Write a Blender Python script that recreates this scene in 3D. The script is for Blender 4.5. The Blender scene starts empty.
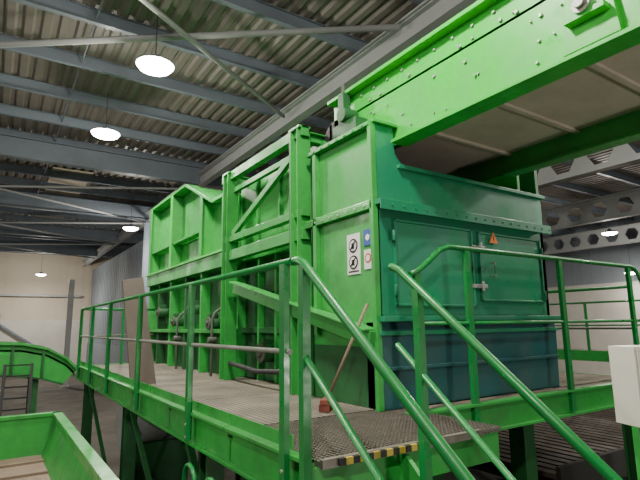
import bpy, bmesh, math, random
from mathutils import Vector, Matrix
random.seed(4)
H = 3.0   # eye height above hall floor; builder z values are measured from eye height

# ------------------------------------------------------------------ materials
def mat(name, col, rough=0.5, metal=0.0, dirt=0.25, dcol=(0.05,0.045,0.035), scale=1.6, bump=0.0, emit=None, estr=0, spec=0.5):
    m = bpy.data.materials.new(name); m.use_nodes = True
    nt = m.node_tree; N = nt.nodes; L = nt.links
    b = N["Principled BSDF"]
    b.inputs["Roughness"].default_value = rough
    b.inputs["Metallic"].default_value = metal
    b.inputs["Specular IOR Level"].default_value = spec
    tc = N.new("ShaderNodeTexCoord")
    if dirt > 0:
        n = N.new("ShaderNodeTexNoise"); n.inputs["Scale"].default_value = scale
        n.inputs["Detail"].default_value = 8; n.inputs["Roughness"].default_value = 0.65
        L.new(tc.outputs["Object"], n.inputs["Vector"])
        r = N.new("ShaderNodeValToRGB")
        r.color_ramp.elements[0].position = 0.42; r.color_ramp.elements[0].color = (0,0,0,1)
        r.color_ramp.elements[1].position = 0.75; r.color_ramp.elements[1].color = (dirt,dirt,dirt,1)
        L.new(n.outputs["Fac"], r.inputs["Fac"])
        mx = N.new("ShaderNodeMix"); mx.data_type = 'RGBA'
        mx.inputs[6].default_value = (*col,1); mx.inputs[7].default_value = (*dcol,1)
        L.new(r.outputs["Color"], mx.inputs[0])
        L.new(mx.outputs[2], b.inputs["Base Color"])
        # roughness variation: grime is duller than clean paint
        rr = N.new("ShaderNodeMapRange"); rr.inputs[1].default_value=.35; rr.inputs[2].default_value=.7
        rr.inputs[3].default_value=max(.05,rough-.08); rr.inputs[4].default_value=min(1,rough+.25)
        L.new(n.outputs["Fac"], rr.inputs[0]); L.new(rr.outputs[0], b.inputs["Roughness"])
    else:
        b.inputs["Base Color"].default_value = (*col,1)
    if bump > 0:
        n2 = N.new("ShaderNodeTexNoise"); n2.inputs["Scale"].default_value = 25
        L.new(tc.outputs["Object"], n2.inputs["Vector"])
        bp = N.new("ShaderNodeBump"); bp.inputs["Strength"].default_value = bump; bp.inputs["Distance"].default_value = 0.02
        L.new(n2.outputs["Fac"], bp.inputs["Height"]); L.new(bp.outputs["Normal"], b.inputs["Normal"])
    if emit:
        b.inputs["Emission Color"].default_value = (*emit,1); b.inputs["Emission Strength"].default_value = estr
    return m

def stripes(name, c1, c2, scale, direction='DIAGONAL', thr=0.5, rough=0.6, axis_scale=(1,1,1)):
    m = bpy.data.materials.new(name); m.use_nodes = True
    nt = m.node_tree; N = nt.nodes; L = nt.links; b = N["Principled BSDF"]
    b.inputs["Roughness"].default_value = rough
    tc = N.new("ShaderNodeTexCoord"); mp = N.new("ShaderNodeMapping"); mp.inputs["Scale"].default_value = axis_scale
    w = N.new("ShaderNodeTexWave"); w.bands_direction = direction; w.inputs["Scale"].default_value = scale
    r = N.new("ShaderNodeValToRGB"); r.color_ramp.elements[0].position = thr-0.03; r.color_ramp.elements[1].position = thr+0.03
    r.color_ramp.elements[0].color = (*c1,1); r.color_ramp.elements[1].color = (*c2,1)
    L.new(tc.outputs["Object"], mp.inputs["Vector"]); L.new(mp.outputs["Vector"], w.inputs["Vector"])
    L.new(w.outputs["Fac"], r.inputs["Fac"]); L.new(r.outputs["Color"], b.inputs["Base Color"])
    return m

def grating(name, light, dark):
    m = bpy.data.materials.new(name); m.use_nodes = True
    nt = m.node_tree; N = nt.nodes; L = nt.links; b = N["Principled BSDF"]; b.inputs["Roughness"].default_value=.75
    tc=N.new("ShaderNodeTexCoord"); outs=[]
    for d in ('X','Y'):
        w=N.new("ShaderNodeTexWave"); w.bands_direction=d; w.inputs["Scale"].default_value=6.0
        L.new(tc.outputs["Object"],w.inputs["Vector"]); outs.append(w.outputs["Fac"])
    mn=N.new("ShaderNodeMath"); mn.operation='MAXIMUM'; L.new(outs[0],mn.inputs[0]); L.new(outs[1],mn.inputs[1])
    n=N.new("ShaderNodeTexNoise"); n.inputs["Scale"].default_value=2.2; n.inputs["Detail"].default_value=8
    L.new(tc.outputs["Object"],n.inputs["Vector"])
    ad=N.new("ShaderNodeMath"); ad.operation='ADD'; L.new(mn.outputs[0],ad.inputs[0]); L.new(n.outputs["Fac"],ad.inputs[1])
    r=N.new("ShaderNodeValToRGB"); r.color_ramp.elements[0].position=.66; r.color_ramp.elements[1].position=1.0
    mul=N.new("ShaderNodeMath"); mul.operation='MULTIPLY'; mul.inputs[1].default_value=.62; L.new(ad.outputs[0],mul.inputs[0])
    r.color_ramp.elements[0].color=(*dark,1); r.color_ramp.elements[1].color=(*light,1)
    L.new(mul.outputs[0],r.inputs["Fac"]); L.new(r.outputs["Color"],b.inputs["Base Color"])
    return m

GREEN  = mat("green_paint", (0.036,0.36,0.058), 0.34, dirt=0.75, dcol=(0.025,0.14,0.035), scale=2.2)
GREENB = mat("green_paint_bright_lit", (0.04,0.52,0.045), 0.32, dirt=0.6, dcol=(0.025,0.25,0.035), scale=3)  # machine green, lamplight on the conveyor side put into the colour
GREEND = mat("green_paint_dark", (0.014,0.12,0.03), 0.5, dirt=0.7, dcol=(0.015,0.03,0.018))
RAIL   = mat("green_rail_paint", (0.012,0.22,0.045), 0.30, dirt=0.5, dcol=(0.015,0.08,0.03), scale=6)
TEAL   = mat("teal_lit_green", (0.018,0.24,0.105), 0.32, dirt=0.75, dcol=(0.015,0.11,0.10), scale=1.5)  # green front face; teal cast from the lighting put into the colour
BLUE   = mat("blue_green_paint", (0.014,0.095,0.10), 0.4, dirt=0.75, dcol=(0.03,0.06,0.05), scale=1.8)
UNDER  = mat("dusty_under_plate", (0.58,0.51,0.42), 0.75, dirt=0.5, dcol=(0.30,0.25,0.19), scale=2)
STEELB = mat("grey_blue_steel", (0.15,0.18,0.215), 0.5, dirt=0.4, dcol=(0.08,0.09,0.10))
STEELL = mat("light_grey_steel", (0.31,0.32,0.32), 0.5, dirt=0.3, dcol=(0.17,0.17,0.17))
GALV   = mat("galvanised_steel", (0.42,0.42,0.40), 0.45, metal=0.5, dirt=0.4, dcol=(0.2,0.18,0.14), scale=6)
PIPE   = mat("dusty_pipe", (0.07,0.085,0.065), 0.6, dirt=0.5, dcol=(0.06,0.05,0.035), scale=6)
MIDR   = mat("worn_grey_rail", (0.22,0.23,0.20), 0.5, dirt=0.5, dcol=(0.08,0.12,0.07), scale=6)
ROOF   = mat("roof_sheet", (0.19,0.17,0.15), 0.5, dirt=0.4, dcol=(0.12,0.105,0.09), scale=0.8)
PALERF   = mat("pale_roof_sheet", (0.50,0.44,0.35), 0.7, dirt=0.3, dcol=(0.3,0.27,0.22), scale=0.8)
BEIGE  = mat("beige_wall_panel", (0.52,0.46,0.37), 0.8, dirt=0.35, dcol=(0.36,0.32,0.26), scale=0.4)
CONCW  = mat("concrete_push_wall", (0.54,0.52,0.47), 0.85, dirt=0.5, dcol=(0.32,0.30,0.27), scale=0.5)
GREYW  = mat("grey_cladding", (0.22,0.25,0.28), 0.7, dirt=0.3, dcol=(0.13,0.14,0.16), scale=0.4)
FLOORM = mat("dirty_concrete", (0.085,0.075,0.06), 0.85, dirt=0.7, dcol=(0.03,0.026,0.02), scale=0.7, bump=0.3)
DUST   = mat("dusty_deck_plate", (0.20,0.17,0.13), 0.8, dirt=0.7, dcol=(0.08,0.07,0.055), scale=4, bump=0.2)
GRATE  = grating("dusty_grating", (0.27,0.235,0.18), (0.045,0.04,0.032))
GRSTL  = mat("grating_steel", (0.22,0.20,0.17), 0.5, metal=0.4, dirt=0.5, dcol=(0.1,0.09,0.07), scale=6)
BLACK  = mat("black_rubber", (0.015,0.015,0.016), 0.7, dirt=0)
DARK   = mat("dark_void_steel", (0.02,0.022,0.02), 0.8, dirt=0.3)
SLAT   = mat("rusty_slat", (0.06,0.047,0.035), 0.7, dirt=0.5, dcol=(0.025,0.02,0.017), scale=3)
BELT   = mat("dusty_belt", (0.22,0.165,0.12), 0.9, dirt=0.5, dcol=(0.12,0.09,0.07), scale=3, bump=0.3)
BOARD  = mat("grey_brown_board", (0.085,0.068,0.055), 0.7, dirt=0.5, dcol=(0.13,0.11,0.09), scale=4)
WOOD   = mat("broom_handle_wood", (0.22,0.16,0.11), 0.6, dirt=0.2)
BRIST  = mat("broom_bristle", (0.22,0.06,0.04), 0.9, dirt=0.3)
WHITE  = mat("white_sign", (0.75,0.75,0.72), 0.4, dirt=0.1)
RED    = mat("red_plastic", (0.55,0.02,0.02), 0.35, dirt=0)
BLUES  = mat("blue_sign", (0.02,0.07,0.32), 0.4, dirt=0)
ORANGE = mat("orange_sign", (0.75,0.18,0.02), 0.4, dirt=0)
YEL    = mat("yellow_plastic", (0.8,0.55,0.02), 0.4, dirt=0)
BOXM   = mat("control_box_grey", (0.60,0.60,0.52), 0.4, dirt=0.2, dcol=(0.4,0.38,0.32), scale=5)
HAZ    = stripes("hazard_stripes", (0.02,0.02,0.02), (0.5,0.38,0.05), 3.2, 'X')
GLOW   = mat("lamp_glass", (1,0.95,0.85), 0.3, dirt=0, emit=(1,0.93,0.82), estr=35)

# ------------------------------------------------------------------ builder
class B:
    def __init__(s, name, z0=H):
        s.name=name; s.bm=bmesh.new(); s.mats=[]; s.z0=z0
    def mi(s,m):
        if m not in s.mats: s.mats.append(m)
        return s.mats.index(m)
    def vs(s, pts): return [s.bm.verts.new((p[0],p[1],p[2]+s.z0)) for p in pts]
    def hexa(s, p, m):
        v=s.vs(p); i=s.mi(m)
        for q in ((3,2,1,0),(4,5,6,7),(0,1,5,4),(1,2,6,5),(2,3,7,6),(3,0,4,7)):
            f=s.bm.faces.new([v[k] for k in q]); f.material_index=i
    def box(s,x0,x1,y0,y1,z0,z1,m):
        s.hexa([(x0,y0,z0),(x1,y0,z0),(x1,y1,z0),(x0,y1,z0),(x0,y0,z1),(x1,y0,z1),(x1,y1,z1),(x0,y1,z1)],m)
    def beam(s,p,q,w,h,m,up=(0,0,1)):
        p=Vector(p);q=Vector(q);d=(q-p).normalized();u=Vector(up)
        if abs(d.dot(u))>0.98: u=Vector((0,1,0))
        a=d.cross(u).normalized();u=a.cross(d).normalized()
        a*=w/2;u*=h/2
        s.hexa([p-a-u,p+a-u,q+a-u,q-a-u,p-a+u,p+a+u,q+a+u,q-a+u],m)
    def ibeam(s,p,q,h,w,m,t=0.015):
        p=Vector(p);q=Vector(q);d=(q-p).normalized();u=Vector((0,0,1))
        if abs(d.dot(u))>0.98: u=Vector((0,1,0))
        a=d.cross(u).normalized();u=a.cross(d).normalized()
        s.beam(p,q,t,h-2*t,m)
        o=u*(h/2-t/2)
        s.beam(p+o,q+o,w,t,m); s.beam(p-o,q-o,w,t,m)
    def cyl(s,p,q,r,m,n=14,r2=None,smooth=True):
        p=Vector(p);q=Vector(q);d=(q-p).normalized();u=Vector((0,0,1))
        if abs(d.dot(u))>0.98: u=Vector((0,1,0))
        a=d.cross(u).normalized();u=a.cross(d).normalized()
        if r2 is None:r2=r
        A=s.vs([p+(a*math.cos(2*math.pi*k/n)+u*math.sin(2*math.pi*k/n))*r for k in range(n)])
        C=s.vs([q+(a*math.cos(2*math.pi*k/n)+u*math.sin(2*math.pi*k/n))*r2 for k in range(n)])
        i=s.mi(m)
        for k in range(n):
            f=s.bm.faces.new((A[k],A[(k+1)%n],C[(k+1)%n],C[k]));f.material_index=i;f.smooth=smooth
        f=s.bm.faces.new(A[::-1]);f.material_index=i
        f=s.bm.faces.new(C);f.material_index=i
    def tube(s,pts,r,m,n=12):
        pts=[Vector(p) for p in pts]; i=s.mi(m); rings=[]
        ref=None
        for k,p in enumerate(pts):
            if k==0:d=pts[1]-p
            elif k==len(pts)-1:d=p-pts[k-1]
            else:d=(pts[k+1]-p).normalized()+(p-pts[k-1]).normalized()
            d.normalize()
            if ref is None:
                ref=Vector((0,0,1)) if abs(d.z)<0.9 else Vector((0,1,0))
            a=d.cross(ref).normalized();u=a.cross(d).normalized();ref=u
            rings.append(s.vs([p+(a*math.cos(2*math.pi*j/n)+u*math.sin(2*math.pi*j/n))*r for j in range(n)]))
        for A,C in zip(rings[:-1],rings[1:]):
            for j in range(n):
                f=s.bm.faces.new((A[j],A[(j+1)%n],C[(j+1)%n],C[j]));f.material_index=i;f.smooth=True
        f=s.bm.faces.new(rings[0][::-1]);f.material_index=i
        f=s.bm.faces.new(rings[-1]);f.material_index=i
    def prism(s,poly,axis,a,b,m):
        def P(t,u,v): return (t,u,v) if axis=='x' else ((u,t,v) if axis=='y' else (u,v,t))
        A=s.vs([P(a,u,v) for u,v in poly]);C=s.vs([P(b,u,v) for u,v in poly]);i=s.mi(m);n=len(poly)
        for k in range(n):
            f=s.bm.faces.new((A[k],A[(k+1)%n],C[(k+1)%n],C[k]));f.material_index=i
        f=s.bm.faces.new(A[::-1]);f.material_index=i
        f=s.bm.faces.new(C);f.material_index=i
    def done(s,bevel=0.0):
        bmesh.ops.recalc_face_normals(s.bm,faces=s.bm.faces)
        me=bpy.data.meshes.new(s.name);s.bm.to_mesh(me);s.bm.free()
        for m in s.mats:me.materials.append(m)
        o=bpy.data.objects.new(s.name,me);bpy.context.collection.objects.link(o)
        if bevel>0:
            md=o.modifiers.new("bevel",'BEVEL');md.width=bevel;md.segments=2;md.limit_method='ANGLE';md.angle_limit=math.radians(50)
        return o

def arc(c, r, a0, a1, ex, ey, n=6):
    c=Vector(c);ex=Vector(ex);ey=Vector(ey)
    return [c+ex*(r*math.cos(a0+(a1-a0)*k/n))+ey*(r*math.sin(a0+(a1-a0)*k/n)) for k in range(n+1)]

# ------------------------------------------------------------------ hall shell
X0,X1,Y0,Y1=-14.0,26.0,-9.0,38.0
b=B("floor"); b.box(X0-.3,X1+.3,Y0-.3,Y1+.3,-3.2,-3.0,FLOORM); b.done()
def wall(name, along, c, a0, a1, m_low, m_up, split=-0.9+0.0, face=1, zt=5.2):
    w=B(name)
    if along=='x':
        w.box(a0,a1,c,c+face*0.25,-3,split,m_low); w.box(a0,a1,c+face*.05,c+face*0.25,split,zt,m_up)
        t=a0
        while t<a1:
            w.box(t,t+.06,c+face*.03,c+face*.05,split,zt,m_up); t+=0.5
    else:
        w.box(c,c+face*0.25,a0,a1,-3,split,m_low); w.box(c+face*.05,c+face*0.25,a0,a1,split,zt,m_up)
        t=a0
        while t<a1:
            w.box(c+face*.03,c+face*.05,t,t+.06,split,zt,m_up); t+=0.5
    w.done()
wall("wall_far",'x',Y1,X0,X1,CONCW,BEIGE,split=0.6)
wall("wall_near",'x',Y0,X0,X1,CONCW,GREYW,face=-1)
wall("wall_left",'y',X0,Y0,Y1,CONCW,GREYW,face=-1)
wall("wall_right",'y',X1,Y0,Y1,CONCW,GREYW,split=1.9)
wall("wall_partition",'y',5.6,18.5,Y1-.05,GREYW,GREYW,split=-1,zt=4.1)
d=B("door_1"); d.box(-4.2,0.4,Y1-.06,Y1-.01,-3,1.0,STEELL)
for k in range(9): d.box(-4.2,0.4,Y1-.09,Y1-.06,-3+k*.45,-2.97+k*.45,GALV)
d.done()
b=B("wall_brace")
b.beam((-3,Y1-.2,2.6),(3.0,Y1-.2,-1.5),.12,.12,STEELB); b.beam((-6,Y1-.2,2.2),(5,Y1-.2,2.2),.1,.14,STEELL); b.done()

b=B("ceiling"); pitch=.26; prof=[(0,0),(.11,0),(.15,.045),(.22,.045)]
pts=[]; x=X0
while x<X1:
    for u,v in prof: pts.append((x+u,v))
    x+=pitch
zr=5.12; A=[b.bm.verts.new((u,Y0,zr+v+H)) for u,v in pts];C=[b.bm.verts.new((u,Y1,zr+v+H)) for u,v in pts]
i=b.mi(ROOF)
for k in range(len(pts)-1):
    f=b.bm.faces.new((A[k],A[k+1],C[k+1],C[k]));f.material_index=i
b.box(X0,X1,Y0,Y1,zr+.12,zr+.2,ROOF)
b.done()
b=B("pale_roof_strip")  # pale plates set just under the roof sheet
b.box(1.2,2.4,17.2,19.8,zr-.03,zr-.01,PALERF); b.box(1.2,2.4,20.2,25.8,zr-.03,zr-.01,PALERF); b.done()

b=B("roof_purlins")
y=-8.0
while y<37.5:
    b.ibeam((X0,y,4.98),(X1,y,4.98),.24,.10,STEELB,.012); y+=1.6
for x in (-8,-3.5,1.0,9,14,20):
    b.cyl((x,-8,4.95),(x,37,4.95),.014,STEELB,8)
b.done()
b=B("roof_rafters")
for y in (-4.0,14.2,20.2,26.2,32.2):
    b.ibeam((X0,y,4.58),(X1,y,4.58),.55,.22,STEELB,.025)
b.done()
b=B("eave_beam")
b.ibeam((5.0,-8.5,4.42),(5.0,37.5,4.42),.34,.2,STEELL,.02)
b.box(4.86,5.14,-8.5,37.5,4.6,4.63,STEELL)
b.done()
b=B("wind_bracing")
b.cyl((-5.7,12.8,4.5),(4.85,5.04,4.5),.05,STEELL)
b.cyl((-4.3,2.6,4.42),(4.85,8.67,4.42),.04,STEELL)
for ya in (14.3,20.3,26.3):
    b.cyl((-6,ya+5.7,4.2),(4.8,ya+.1,4.2),.035,STEELL)
    b.cyl((-5,ya,4.15),(4.8,ya+5.6,4.15),.035,STEELL)
b.done()

def cell_beam(name,x,y0,y1,zc,h):
    w=B(name);W=.42;n=int((y1-y0)/(2*W));i=w.mi(STEELL)
    for k in range(n):
        cy=y0+W+2*W*k;r=h*.38;sv=r*.866
        hx=[(r,0),(r/2,sv),(-r/2,sv),(-r,0),(-r/2,-sv),(r/2,-sv)]
        ox=[(W,0),(W,h/2),(-W,h/2),(-W,0),(-W,-h/2),(W,-h/2)]
        for dx in (0,.02):
            hv=w.vs([(x+dx,cy+u,zc+v) for u,v in hx]);ov=w.vs([(x+dx,cy+u,zc+v) for u,v in ox])
            for q in range(6):
                f=w.bm.faces.new((hv[q],hv[(q+1)%6],ov[(q+1)%6],ov[q]));f.material_index=i
    ye=y0+2*W*n
    w.box(x-.11,x+.13,y0,ye,zc+h/2,zc+h/2+.03,STEELL);w.box(x-.11,x+.13,y0,ye,zc-h/2-.03,zc-h/2,STEELL)
    w.done()
cell_beam("cellular_roof_beam",10.5,-8,37,3.55,.75)
cell_beam("cellular_roof_beam",17.0,-8,37,3.75,.75)
cell_beam("cellular_roof_beam",23.0,-8,37,3.75,.75)
for (cx,cy) in ((10.5,14.2),(17,2.2),(17,14.2),(23,8.2),(23,20.2),(5.0,20.2)):
    b=B("steel_column"); b.ibeam((cx,cy,-3),(cx,cy,3.1 if cx>6 else 4.2),.3,.3,STEELB,.02)
    b.box(cx-.22,cx+.22,cy-.22,cy+.22,-3,-2.96,STEELB); b.done()
b=B("steel_column"); b.ibeam((3.4,29.5,-3),(3.4,29.5,2.6),.25,.25,STEELL,.02); b.box(3.2,3.6,29.3,29.7,-3,-2.96,STEELL); b.done()

# ------------------------------------------------------------------ lamps
def lamp(x,y,z,power,side,dia=.56):
    l=B("high_bay_lamp")
    l.cyl((x,y,z+.16),(x,y,4.86),.006,BLACK,8)
    l.cyl((x,y,z+.06),(x,y,z+.16),.09,STEELB,16,.05)
    l.cyl((x,y,z+.02),(x,y,z+.06),dia/2,STEELB,24,.2)
    l.cyl((x,y,z),(x,y,z+.02),dia/2+.004,STEELB,24)
    l.cyl((x,y,z-.05),(x,y,z+.0),dia/2-.04,GLOW,24,dia/2-.004); l.cyl((x,y,z-.08),(x,y,z-.05),dia/4,GLOW,24,dia/2-.04)
    o=l.done()
    ld=bpy.data.lights.new("lamp_downlight",'AREA');ld.shape='DISK';ld.size=.34;ld.energy=power;ld.color=(1,.94,.84)
    lo=bpy.data.objects.new("lamp_downlight",ld);bpy.context.collection.objects.link(lo);lo.location=(x,y,z-.10+H);lo.parent=o
    ld=bpy.data.lights.new("lamp_spill",'POINT');ld.shadow_soft_size=.12;ld.energy=side;ld.color=(1,.94,.84)
    lo=bpy.data.objects.new("lamp_spill",ld);bpy.context.collection.objects.link(lo);lo.location=(x,y,z-.26+H);lo.parent=o
for (x,y,z,p,s_) in ((1.74,7.1,3.92,150,190),(1.62,10.4,3.95,150,190),(4.0,18.8,3.65,220,300),(2.2,34,3.25,280,380),
                  (1.3,2.4,3.9,185,205),(-1.5,-1.5,3.9,230,310),(-5,5,3.7,200,270),(-6,14,3.7,220,300),(4.2,-3.5,3.9,180,200),(8.2,2.0,3.9,120,150),
                  (19.9,9.5,3.4,240,300),(14,18,3.5,210,280),(13,1,3.5,200,260),(24.6,11,2.2,60,70),(-5,26,3.5,250,330)):
    lamp(x,y,z,p,s_)
# added fill light on a stand, unseen, brightens conveyor underside and front face
b=B("added_fill_flood")
fx,fy,fz=5.2,-4.2,-1.0
b.cyl((fx,fy,-3),(fx,fy,fz-.3),.03,BLACK)
for a in range(3):
    t=a*2.094; b.cyl((fx,fy,-2.3),(fx+.5*math.cos(t),fy+.5*math.sin(t),-3),.018,BLACK)
dirv=(Vector((3.9,2.6,1.0))-Vector((fx,fy,fz))).normalized()
b.beam(Vector((fx,fy,fz))-dirv*.12,Vector((fx,fy,fz)),.8,.5,BLACK); b.beam(Vector((fx,fy,fz)),Vector((fx,fy,fz))+dirv*.01,.74,.44,WHITE)
fo=b.done()
ld=bpy.data.lights.new("added_fill_light",'AREA');ld.shape='RECTANGLE';ld.size=.74;ld.size_y=.44;ld.energy=110;ld.color=(1,.96,.88)
lo=bpy.data.objects.new("added_fill_light",ld);bpy.context.collection.objects.link(lo);lo.location=Vector((fx,fy,fz+H))+dirv*.03
lo.rotation_euler=(-dirv).to_track_quat('Z','Y').to_euler();lo.parent=fo

# ------------------------------------------------------------------ deck
DX0,DX1=1.49,2.84
b=B("walkway_platform")
yy=3.45
while yy<10.9:
    y2=min(yy+1.5,10.9); b.box(DX0+.06,3.2,yy+.008,y2-.004,-.765,-.73,GRATE); yy+=1.5
x=DX0+.06
while x<3.1:
    b.box(x,x+.006,2.37,3.45,-.765,-.733,GRSTL); x+=.034
y=2.37
while y<3.45:
    b.box(DX0+.06,3.1,y,y+.006,-.75,-.73,GRSTL); y+=.034
b.box(DX0+.06,2.86,2.345,2.375,-.77,-.722,GRSTL)
b.box(DX0,DX0+.02,2.37,10.95,-.96,-.715,GREEN); b.box(DX0-.05,DX0,2.37,10.95,-.965,-.945,GREEN);b.box(DX0-.05,DX0+.02,2.37,10.95,-.73,-.71,GREEN)
b.box(DX0,3.1,10.93,10.97,-.96,-.72,GREEN)
b.box(DX0,3.1,2.40,2.43,-.96,-.77,GREEN)
b.box(2.15,2.21,2.37,3.3,-.96,-.77,GREEN)
for y in (3.45,4.9,6.4,7.9,9.4): b.ibeam((DX0,y,-.87),(3.08,y,-.87),.2,.1,GREEND)
b.box(2.9,7.1,3.12,3.16,-.97,-.73,GREEN); b.box(2.9,7.1,3.07,3.16,-.745,-.725,GREEN); b.box(2.9,7.1,3.07,3.16,-.985,-.965,GREEN)
b.box(2.9,7.1,3.16,3.34,-.76,-.735,DUST)
b.box(5.52,7.1,3.3,9.0,-.76,-.735,DUST); b.box(7.08,7.12,3.12,9.0,-.97,-.73,GREEN)
for (lx,ly) in ((1.65,4.2),(1.65,7.2),(1.65,10.6),(2.6,5.6),(2.6,9),(6.9,3.3),(6.9,8.8),(3.0,3.2)):
    b.ibeam((lx,ly,-3),(lx,ly,-.965),.16,.16,GREEND,.012)
    b.box(lx-.14,lx+.14,ly-.14,ly+.14,-3,-2.98,GREEND)
b.beam((1.65,4.2,-1.7),(1.65,4.9,-.98),.06,.06,GREEND)
b.beam((1.65,7.2,-2.9),(1.65,10.5,-1.1),.05,.05,GREEND); b.beam((1.65,4.3,-2.9),(1.65,7.1,-1.1),.05,.05,GREEND)
b.beam((2.6,5.6,-2.9),(2.6,9,-1.1),.05,.05,GREEND)
b.done()

# ------------------------------------------------------------------ left railing
RX=1.44
b=B("walkway_railing")
b.tube([(RX,2.48,.37),(RX,10.6,.37)]+arc((RX+.1,10.6,.37),.1,math.pi,math.pi/2,(1,0,0),(0,1,0))[1:]+[(2.85,10.7,.37)],.023,RAIL)
b.tube([(RX,2.5,-.15),(RX,10.6,-.15),(RX+.1,10.7,-.15),(2.85,10.7,-.15)],.016,MIDR)
for y in (2.55,4.2,6.0,7.8,9.3,10.6):
    b.box(RX-.03,RX+.005,y-.03,y+.03,-.93,.36,RAIL); b.box(RX-.005,RX+.03,y+.02,y+.03,-.93,.36,RAIL)
    b.cyl((RX-.035,y,-.8),(RX-.02,y,-.8),.012,GALV,6);b.cyl((RX-.035,y,-.9),(RX-.02,y,-.9),.012,GALV,6)
b.box(2.2,2.25,10.68,10.72,-.9,.36,RAIL)
b.box(DX0+.02,DX0+.026,2.6,10.9,-.73,-.63,GREEN)
b.done()

# ------------------------------------------------------------------ stairs
SX0,SX1=1.45,2.17; SL=0.82
b=B("steel_stairs")
ystep=.25; zstep=.205
for k in range(1,11):
    yt=2.40-ystep*k; zt=-.73-zstep*k
    for j in range(7): b.box(SX0+.05,SX1-.05,yt+j*.035,yt+.006+j*.035,zt-.03,zt,GRSTL)
    for j in range(14): b.box(SX0+.06+j*.042,SX0+.065+j*.042,yt,yt+.23,zt-.02,zt-.001,GRSTL)
    b.box(SX0+.05,SX1-.05,yt-.02,yt,zt-.045,zt+.004,HAZ)
for sx in (SX0,SX1):
    b.beam((sx,2.42,-.86),(sx,-.25,-.86-2.67*SL),.03,.2,GREEN)
b.box(SX0+.2,SX1+.08,2.325,2.345,-.762,-.725,HAZ)
b.done()
b=B("stair_handrail")
def srail(x,extra,ys,sl):
    zz=lambda y,o: o+ (y-2.40)*sl
    b.tube([(x,ys,.37),(x,2.42,.37),(x,2.36,.345),(x,-.2,zz(-.2,.38))],.026,RAIL)
    b.tube([(x,2.40,-.13),(x,-.2,zz(-.2,-.13))],.018,RAIL)
    for y in extra:
        b.box(x-.025,x+.025,y-.025,y+.025,max(-3,zz(y,-.9)),zz(y,.37),RAIL)
srail(SX0,(2.36,1.0,-.15),2.47,.82)
srail(SX1,(2.2,1.08,-.15),2.43,.80)
b.done()
b=B("platform_guard_rail")
RY=3.1
b.tube([(2.98,RY,.42),(3.08,RY,.46),(3.2,RY,.54),(3.36,RY,.66),(3.48,RY,.70),(3.6,RY,.70),(6.9,RY,.70),(7.02,RY,.68),(7.08,RY-.02,.6),(7.1,RY-.05,.45),(7.1,RY-.05,.0),(7.1,RY-.05,-.85)],.027,RAIL)
b.tube([(3.08,RY,.0),(7.08,RY,.0)],.017,RAIL)
for x in (3.06,3.72,5.28,6.85): b.box(x-.035,x+.035,RY-.02,RY+.02,-.95,.68 if x>3.2 else .45,RAIL)
b.tube([(7.08,3.2,.45),(7.08,8.9,.45)],.022,RAIL); b.tube([(7.08,3.2,-.1),(7.08,8.9,-.1)],.015,PIPE)
for y in (4.6,6.2,7.8): b.box(7.05,7.1,y-.025,y+.025,-.9,.44,RAIL)
b.done()
b=B("remote_walkway")
b.box(12.2,13.2,.5,9.5,-.78,-.73,DUST);b.box(12.16,12.2,.5,9.5,-.95,-.7,GREEN)
for z,r in ((.45,.024),(-.1,.018)): b.tube([(12.2,.5,z),(12.2,9.5,z)],r,RAIL)
for y in (.6,2.1,3.6,5.1,6.6,8.1,9.4): b.box(12.17,12.22,y-.025,y+.025,-.9,.45,RAIL)
for y in (1,5,9): b.ibeam((12.4,y,-3),(12.4,y,-.78),.16,.16,GREEN);b.ibeam((13.1,y,-3),(13.1,y,-.78),.16,.16,GREEN)
b.done()

# ------------------------------------------------------------------ main machine
MX=2.84; MY=3.35
b=B("waste_sorting_machine")
def bolts(x,ys,zs,r=.012,m=GALV):
    for y in ys:
        for z in zs: b.cyl((x-.012,y,z),(x+.002,y,z),r,m,6,smooth=False)
b.box(3.15,5.40,4.45,6.85,-.73,1.75,GREEND)
b.prism([(6.8,-.73),(11.2,-.73),(11.2,2.62),(8.8,2.62),(7.4,2.0),(6.8,2.0)],'x',3.02,5.4,GREEN)
b.box(MX,MX+.03,MY,4.45,-.2,1.9,GREEN)
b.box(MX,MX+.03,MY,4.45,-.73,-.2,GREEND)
b.box(MX-.06,MX,MY,4.5,1.04,1.10,GREEN)
b.box(MX-.06,MX+.02,MY,4.5,1.10,1.12,GREENB)
b.box(MX-.07,MX+.02,MY,4.45,1.84,1.88,GREEN)
b.box(MX-.06,MX,MY-.02,MY+.03,-.73,1.88,GREEN)
b.box(MX-.06,MX,4.28,4.34,-.1,1.88,GREEN)
bolts(MX-.06,[3.45+.14*k for k in range(7)],(1.07,),.012)
bolts(MX-.07,[3.45+.14*k for k in range(7)],(1.86,),.012)
b.box(MX,3.2,4.42,4.46,-.73,1.9,GREEND)
b.beam((MX-.06,6.3,.52),(MX-.06,3.36,-.13),.12,.14,GREEN)
b.beam((MX-.10,6.3,.60),(MX-.10,3.36,-.05),.16,.02,GREEN)
b.prism([(4.6,-.73),(3.4,-.73),(3.4,-.2),(4.6,.05)],'x',MX+.03,MX+.2,GREEND)
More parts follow.
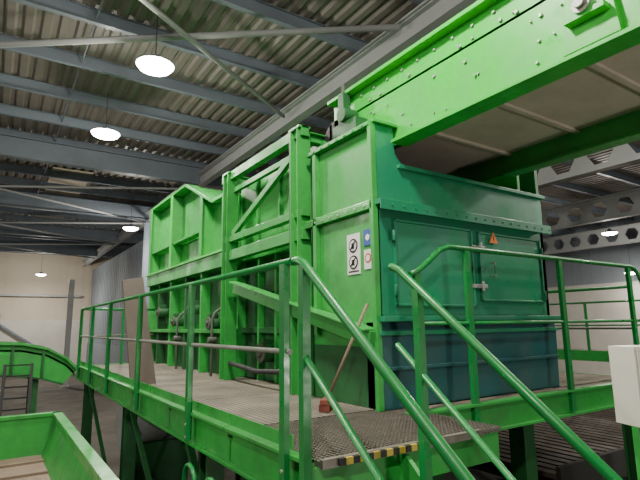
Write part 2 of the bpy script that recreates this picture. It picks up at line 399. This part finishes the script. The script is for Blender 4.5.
# tower frame
for y in (4.62,6.62):
    b.ibeam((MX-.04,y,-.73),(MX-.04,y,2.22),.16,.18,GREEN,.014)
b.box(MX-.12,MX+.04,4.7,4.74,-.73,2.15,GREEND)
for z,h in ((2.19,.12),(1.24,.09),(1.0,.14)):
    b.beam((MX-.04,4.5,z),(MX-.04,6.85,z),.10,h,GREEN)
b.beam((MX,4.7,1.98),(MX,6.55,1.98),.06,.07,GREEN)
b.beam((MX-.06,6.45,1.30),(MX-.06,4.75,1.95),.06,.08,GREEN)
b.box(MX-.13,MX+.03,4.5,4.74,2.22,2.25,GREEN); b.box(MX-.13,MX+.03,6.5,6.74,2.22,2.25,GREEN)
for z in (.45,-.1): b.box(3.08,3.15,4.5,6.8,z,z+.08,GREEND)
for y in (5.1,5.7,6.2): b.box(3.07,3.15,y,y+.05,-.73,1.0,GREEN)
b.box(3.05,3.15,4.5,6.8,.95,2.12,GREEN)
b.box(3.01,3.06,5.5,5.54,1.28,2.1,GREEN); b.box(3.01,3.06,6.15,6.19,1.28,2.1,GREEN)
b.box(5.2,5.4,4.5,6.8,1.75,2.2,GREEND)
for y in (4.62,6.62): b.ibeam((MX,y,2.16),(5.3,y,2.16),.12,.12,GREEN)
b.box(3.2,5.3,5.1,6.6,1.75,1.95,GREEND)
for y in (11.15,9.6,7.9,6.9):
    zt=2.62 if y>8.8 else 2.0+(max(y,7.4)-7.4)*.443
    b.box(MX-.02,3.03,y-.03,y+.03,.95,zt,GREEN)
    b.box(MX-.04,MX-.02,y-.06,y+.06,.95,zt,GREENB if y==9.6 else GREEN)
b.beam((MX+.08,11.2,2.62),(MX+.08,8.8,2.62),.24,.05,GREEN)
b.beam((MX+.08,8.8,2.62),(MX+.08,7.4,2.0),.24,.05,GREEN)
b.beam((MX+.08,7.4,2.0),(MX+.08,6.85,2.0),.24,.05,GREEN)
b.box(MX-.06,3.03,6.7,11.2,.88,1.12,GREEN)
b.box(MX-.09,MX+.02,6.7,11.2,1.10,1.14,GREENB)
b.beam((MX+.08,11.15,1.62),(MX+.08,7.9,1.62),.16,.04,GREEN)
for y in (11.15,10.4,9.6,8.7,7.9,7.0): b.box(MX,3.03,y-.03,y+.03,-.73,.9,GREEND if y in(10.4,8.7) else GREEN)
b.box(MX-.02,3.03,6.8,11.2,-.1,-.04,GREEN)
for y in (8.0,9.7): b.box(2.99,3.02,y+.15,y+1.2,.05,.75,GREEND)
b.box(2.995,3.02,7.0,7.9,-.04,.88,GREEND)
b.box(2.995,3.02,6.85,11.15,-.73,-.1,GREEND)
def motor(y,z,r=.1,x=MX):
    b.cyl((x+.2,y,z),(x-.04,y,z),r,GREEND,18); b.cyl((x-.04,y,z),(x-.06,y,z),r*1.05,PIPE,18); b.cyl((x-.06,y,z),(x-.09,y,z),r*.4,PIPE,12)
    b.box(x-.04,x+.1,y-.05,y+.05,z+r-.02,z+r+.06,GREEND)
for y,z in ((7.4,.05),(8.3,.3),(9.2,.1),(10.2,.3)): motor(y,z,.09)
for y in (7.2,8.9): 
    b.tube([(2.78,y,-.73),(2.78,y,.1),(2.82,y,.2),(2.95,y,.3)],.02,PIPE); b.cyl((2.72,y,-.2),(2.84,y,-.2),.045,PIPE)
for y in (5.2,5.9): motor(y,-.35,.12,3.0)
b.tube([(2.8,5.0,-.73),(2.8,5.0,.1),(2.95,5.0,.3)],.02,PIPE)
b.tube([(2.75,4.75,-.5),(2.75,5.6,-.55),(2.78,6.5,-.5)],.03,BLACK)
b.box(MX,5.42,MY,MY+.03,-.05,1.48,TEAL)
b.box(MX-.03,5.45,MY-.09,MY,1.07,1.12,TEAL); b.box(MX-.03,5.45,MY-.095,MY-.085,1.02,1.12,TEAL)
b.prism([(MX,1.48),(5.42,1.48),(5.42,1.12),(MX,1.12)],'y',MY-.012,MY,TEAL)
b.box(3.1,5.45,MY-.05,MY+.06,1.46,1.50,TEAL)
b.box(MX-.03,5.5,MY-.10,MY,.02,.07,TEAL); b.box(MX-.03,5.5,MY-.04,MY,-.1,-.06,TEAL)
b.prism([(MY,.02),(MY+.2,.02),(MY+.2,-.73),(MY-.0,-.73),(MY-.02,-.1)],'x',MX,5.48,BLUE)
b.box(MX+.02,5.46,MY-.04,MY,-.40,-.37,BLUE)
def door(x0,x1,z0,z1):
    b.box(x0,x1,MY-.022,MY,z0,z1,TEAL)
    for (a,c,e,g) in ((x0,x1,z0,z0+.02),(x0,x1,z1-.02,z1),(x0,x0+.02,z0,z1),(x1-.02,x1,z0,z1)):
        b.box(a,c,MY-.034,MY-.02,e,g,TEAL)
door(3.02,4.10,.16,.96); door(4.2,5.30,.22,.95)
for z in (.75,.35):
    b.box(4.06,4.26,MY-.06,MY-.02,z,z+.04,GALV); b.cyl((4.16,MY-.08,z-.03),(4.16,MY-.08,z+.07),.016,GALV,8)
for x in (3.0,5.3): 
    for z in (.8,.3): b.cyl((x,MY-.04,z-.05),(x,MY-.04,z+.05),.014,TEAL,8)
b.tube([(4.36,MY-.03,.62),(4.36,MY-.09,.62),(4.36,MY-.09,.48),(4.36,MY-.03,.48)],.009,GALV,8)
for k in range(18): 
    b.cyl((2.95+k*.145,MY-.103,1.07),(2.95+k*.145,MY-.09,1.07),.011,TEAL,6)
poly=[(MX,1.1),(MX,1.88),(3.06,1.88),(3.07,1.75)]
poly+= [(3.07+.2-.2*math.cos(t),1.68-.18*math.sin(t)) for t in [math.pi/2*k/6 for k in range(0,7)]]+[(3.27,1.1)]
b.prism(poly,'y',MY-.015,MY+.02,TEAL)
b.box(MX-.04,3.10,MY-.05,4.45,1.86,1.89,GREEN)
b.box(3.04,3.08,MY,3.5,1.5,1.88,TEAL)
b.box(5.36,5.42,MY,4.45,-.73,1.95,GREEND)
b.prism([(3.35,1.48),(3.35,1.85),(4.45,2.3),(4.45,1.48)],'x',5.0,5.05,GREEN)
b.box(3.1,5.4,4.40,4.45,.5,2.3,GREEND)
b.box(2.9,5.38,3.5,4.4,1.05,1.09,DARK)
b.box(5.4,5.46,4.4,11.2,.9,1.0,GREEN)
for y in (3.4,5,6.6,8.2,9.8,11.1): b.box(5.4,5.5,y,y+.08,-.73,1.7,GREEN)
b.box(3.1,5.4,3.5,11.1,-.95,-.73,GREEND)
for y in (3.7,6.2,8.7,11.0):
    for x in (3.3,5.2): b.box(x-.1,x+.1,y-.1,y+.1,-3,-.95,GREEND)
b.prism([(3.5,-.95),(5.0,-.95),(4.6,-1.9),(3.9,-1.9)],'y',4.4,10.4,GREEND)
b.done(.004)

# ------------------------------------------------------------------ overhead conveyor
CX=3.10; CZ0,CZ1=1.70,2.50; CXR=4.72
b=B("overhead_conveyor")
b.box(CX,CX+.02,-5,4.35,CZ0,CZ1,GREENB)
b.box(CX-.10,CX+.1,-5,3.3,CZ0-.015,CZ0+.015,GREENB); b.box(CX-.10,CX+.04,-5,4.35,CZ1-.02,CZ1+.02,GREENB)
b.box(CXR,CXR+.02,-5,4.35,CZ0-.05,CZ1,GREEN); b.box(CXR-.05,CXR+.12,-5,3.3,CZ0-.06,CZ0-.03,GREEN)
b.box(CX+.02,CXR,-5,4.35,CZ0+.18,CZ0+.20,UNDER)
y=-4.6
while y<3.4:
    b.box(CX+.02,CXR,y,y+.05,CZ0+.15,CZ0+.18,UNDER); y+=.78
b.box(CX+.02,CX+.12,-5,4.3,CZ0+.02,CZ0+.06,GREEND)
b.box(CX,CXR,-5,4.35,CZ1-.25,CZ1-.22,BLACK)
for y in (-.95,-3.0):
    b.box(CX-.06,CX,y-.025,y+.025,CZ0+.02,CZ1-.02,GREENB)
def cb(y,z,r=.013):
    b.cyl((CX-.018,y,z),(CX+.001,y,z),r,GALV,8)
y=-1
while y<4.2:
    cb(y,CZ1-.09); y+=.21
for k in range(80):
    cb(random.uniform(-.3,4.1),random.choice((CZ0+.12,CZ0+.28,CZ0+.45,CZ0+.6))+random.uniform(-.02,.02),random.choice((.009,.012,.016)))
b.prism([(1.25,CZ0+.05),(1.62,CZ0+.05),(1.55,CZ0+.55),(1.3,CZ0+.55)],'x',CX-.05,CX,GREENB)
b.cyl((CX-.14,1.43,CZ0+.3),(CX-.04,1.43,CZ0+.3),.06,GALV,16); b.cyl((CX-.17,1.43,CZ0+.3),(CX-.14,1.43,CZ0+.3),.035,GALV,12)
b.box(CX-.12,CX-.04,1.30,1.56,CZ0+.22,CZ0+.26,GREENB)
b.box(CX-.16,CX,3.75,4.15,1.9,2.12,GREEND); b.cyl((CX-.2,3.95,2.2),(CX-.02,3.95,2.2),.08,GREEND,18); b.box(CX-.14,CX-.05,3.98,4.08,2.12,2.48,GREEND)
b.cyl((CX-.1,4.03,2.45),(CX-.1,4.03,2.6),.02,PIPE)
b.cyl((CX,4.35,2.1),(CXR,4.35,2.1),.22,BLACK,24)
for x in (CX,CXR): b.ibeam((x,-4.5,-3),(x,-4.5,CZ0),.2,.2,GREEN)
b.done(.003)

# ------------------------------------------------------------------ signs
b=B("safety_sign")
x=MX-.001
b.box(x-.008,x,3.60,3.80,.47,.86,WHITE)
for zc in (.745,.585):
    b.cyl((x-.012,3.70,zc),(x-.008,3.70,zc),.068,BLACK,24); b.cyl((x-.014,3.70,zc),(x-.012,3.70,zc),.052,WHITE,24)
    b.beam((x-.016,3.66,zc+.04),(x-.016,3.74,zc-.04),.006,.014,BLACK,up=(1,0,0)); b.box(x-.017,x-.014,3.68,3.72,zc-.03,zc+.025,BLACK)
b.box(x-.010,x-.008,3.62,3.78,.49,.505,BLACK)
b.done()
b=B("safety_sign"); b.box(x-.008,x,3.42,3.54,.72,.87,BLUES); b.cyl((x-.011,3.48,.795),(x-.008,3.48,.795),.03,WHITE,20); b.done()
b=B("safety_sign"); b.box(x-.008,x,3.42,3.54,.50,.68,WHITE); b.cyl((x-.011,3.48,.60),(x-.008,3.48,.60),.045,RED,20); b.cyl((x-.013,3.48,.60),(x-.011,3.48,.60),.03,WHITE,20);b.done()
b=B("warning_triangle_sign")
b.prism([(4.36,.84),(4.50,.84),(4.43,.96)],'y',MY-.045,MY-.036,ORANGE); b.box(4.425,4.435,MY-.048,MY-.045,.87,.92,BLACK)
b.done()

# ------------------------------------------------------------------ small things on deck
b=B("broom")
b.cyl((2.50,3.68,-.62),(2.76,3.42,.18),.014,WOOD,10)
b.beam((2.40,3.60,-.655),(2.58,3.78,-.655),.07,.05,BRIST); b.beam((2.40,3.60,-.695),(2.58,3.78,-.695),.09,.06,BRIST)
b.done()
b=B("leaning_board")
b.hexa([(1.54,6.75,-.73),(1.86,6.75,-.73),(1.86,6.79,-.73),(1.54,6.79,-.73),(1.48,7.3,.66),(1.76,7.3,.72),(1.76,7.34,.72),(1.48,7.34,.66)],BOARD)
b.done(.005)
b=B("control_box")
M=Matrix.Translation((3.09,1.35,-.35))@Matrix.Rotation(math.radians(-22),4,'Z')
def rb(x0,x1,y0,y1,z0,z1,m):
    b.hexa([M@Vector(p) for p in ((x0,y0,z0),(x1,y0,z0),(x1,y1,z0),(x0,y1,z0),(x0,y0,z1),(x1,y0,z1),(x1,y1,z1),(x0,y1,z1))],m)
rb(-.17,.17,-.09,.09,-.21,.21,BOXM); rb(-.155,.155,-.10,-.09,-.195,.195,BOXM)
for (px,pz,m) in ((-.1,.1,BLACK),(-.03,.1,RED),(-.1,0,YEL),(-.03,.0,GREENB),(.07,.1,BLACK)):
    p=M@Vector((px,-.10,pz));q=M@Vector((px,-.13,pz));b.cyl(p,q,.022,m,16); b.cyl(p,M@Vector((px,-.106,pz)),.03,GALV,16)
rb(-.12,-.06,-.104,-.10,-.14,-.08,WHITE)
for px in (-.1,0,.1): b.tube([M@Vector((px,0,-.21)),M@Vector((px,0,-.35)),M@Vector((px*.5,.03,-.6)),M@Vector((px*.3,.03,-1.2))],.01,STEELL,8)
rb(-.03,.03,.09,.14,-2.64,.15,GREEN); rb(-.12,.12,.0,.24,-2.64,-2.62,GREEN)
b.done(.004)

# ------------------------------------------------------------------ lower left: feed hopper with belt
b=B("belt_hopper")
x0,x1,y0,y1=-1.6,.86,2.6,8.1
b.box(x1-.02,x1+.02,y0,y1,-2.0,-1.2,GREEN); b.box(x0,x0+.04,y0,y1,-2.0,-1.2,GREEN); b.box(x0,x1,y1-.03,y1,-2.0,-1.2,GREEN)
b.box(x1-.05,x1+.06,y0,y1+.06,-1.2,-1.16,GREEN); b.box(x0-.05,x1+.06,y1-.05,y1+.08,-1.2,-1.16,GREEN); b.box(x0-.06,x0+.06,y0,y1,-1.2,-1.16,GREEN)
b.prism([(x1,-1.25),(x1,-1.7),(x1-.16,-1.7)],'y',y0,y1-.03,GREEN)
b.box(x0,x1,y0,y1,-1.76,-1.70,BELT)
for k in range(9): b.box(x0+.05,x1-.16,y0+.2+k*.6,y0+.24+k*.6,-1.70,-1.67,BELT)
y=y0+.3
while y<y1: b.box(x1+.02,x1+.07,y,y+.05,-2.0,-1.2,GREEN); y+=.75
for yy in (y0+.3,5.2,y1-.2):
    for xx in (x0+.1,x1-.1): b.ibeam((xx,yy,-3),(xx,yy,-2.0),.14,.14,GREEN)
b.done()
b=B("curved_belt_conveyor")
top=[(-4.5,-.75),(-2.5,-.5),(-1,-.36),(0,-.30),(.6,-.33),(1.1,-.45),(1.5,-.68),(1.75,-.95)]
bot=[(1.45,-1.25),(1.0,-1.1),(.4,-1.0),(-.3,-.98),(-1.2,-1.05),(-2.5,-1.2),(-4.5,-1.45)]
for (a,c) in ((13.0,13.06),(14.2,14.26)):
    b.prism(top+bot,'y',a,c,GREEN)
for p,q in zip(top[:-1],top[1:]):
    b.beam((p[0],12.97,p[1]),(q[0],12.97,q[1]),.12,.05,GREEN); b.beam((p[0],14.3,p[1]),(q[0],14.3,q[1]),.12,.05,GREEN)
    b.beam((p[0],13.6,p[1]-.15),(q[0],13.6,q[1]-.15),1.2,.04,BELT)
for p,q in zip(bot[:-1],bot[1:]): b.beam((p[0],12.98,p[1]),(q[0],12.98,q[1]),.12,.04,GREEND)
for xx,z0_,z1_ in ((-2.4,-1.2,-.5),(-1.2,-1.05,-.4),(-.3,-1.0,-.33),(.4,-1,-.33),(1.0,-1.1,-.45)): b.box(xx,xx+.05,12.94,13.0,z0_,z1_,GREEND)
for xx in (-3.5,-1.3,.9):
    b.ibeam((xx,13.1,-3),(xx,13.1,-1.1),.14,.14,GREEND); b.ibeam((xx,14.1,-3),(xx,14.1,-1.1),.14,.14,GREEND)
b.done()
b=B("access_ladder")
for xx in (.25,.75): b.beam((xx,11.9,-3),(xx+.05,12.75,-.75),.06,.06,BLACK)
for k in range(10): b.beam((.26,12.0+k*.083,-2.75+k*.22),(.79,12.0+k*.083,-2.75+k*.22),.03,.03,BLACK)
b.done()
b=B("hoop_guard_rail")
for hy in (3.35,3.8):
    hx=1.36
    b.tube([(hx,hy,-3),(hx,hy,-1.17)]+arc((hx,hy+.12,-1.17),.12,math.pi,0,(0,1,0),(0,0,1))[1:]+[(hx,hy+.24,-3)],.018,RAIL)
b.tube([(1.36,3.35,-1.9),(1.36,4.04,-1.9)],.018,RAIL)
b.done()
b=B("drive_drum")
b.cyl((1.9,8.6,-1.5),(2.9,8.6,-1.5),.36,STEELL,28); b.cyl((1.84,8.6,-1.5),(1.9,8.6,-1.5),.42,STEELL,28)
b.box(1.95,2.85,8.3,8.9,-3,-1.8,GREEND)
b.done()
b=B("slat_conveyor")
b.box(5.9,12.0,3.7,3.76,-2.1,-1.75,DARK); b.box(5.9,12.0,8.2,8.26,-2.1,-1.75,DARK)
x=5.9
while x<11.9: b.box(x,x+.14,3.76,8.2,-1.9,-1.84,SLAT); x+=.2
b.box(5.9,12.0,3.76,8.2,-2.05,-2.0,DARK)
for xx in (6.1,9,11.8):
    for yy in (3.75,8.2): b.box(xx-.06,xx+.06,yy-.06,yy+.06,-3,-2.1,DARK)
b.done()

# ------------------------------------------------------------------ world & camera
w=bpy.data.worlds.new("hall_ambient");bpy.context.scene.world=w;w.use_nodes=True
w.node_tree.nodes["Background"].inputs[0].default_value=(.7,.8,1,1);w.node_tree.nodes["Background"].inputs[1].default_value=.1
cd=bpy.data.cameras.new("camera");cam=bpy.data.objects.new("camera",cd);bpy.context.collection.objects.link(cam)
cd.sensor_width=36;cd.lens=490/640*36;cd.clip_end=200;cd.clip_start=.05
yaw,pit,roll=math.radians(33.5),math.radians(9.84),math.radians(-0.8)
cam.matrix_world=Matrix.Translation((0,0,H))@Matrix.Rotation(-yaw,4,'Z')@Matrix.Rotation(math.pi/2+pit,4,'X')@Matrix.Rotation(roll,4,'Z')
bpy.context.scene.camera=cam
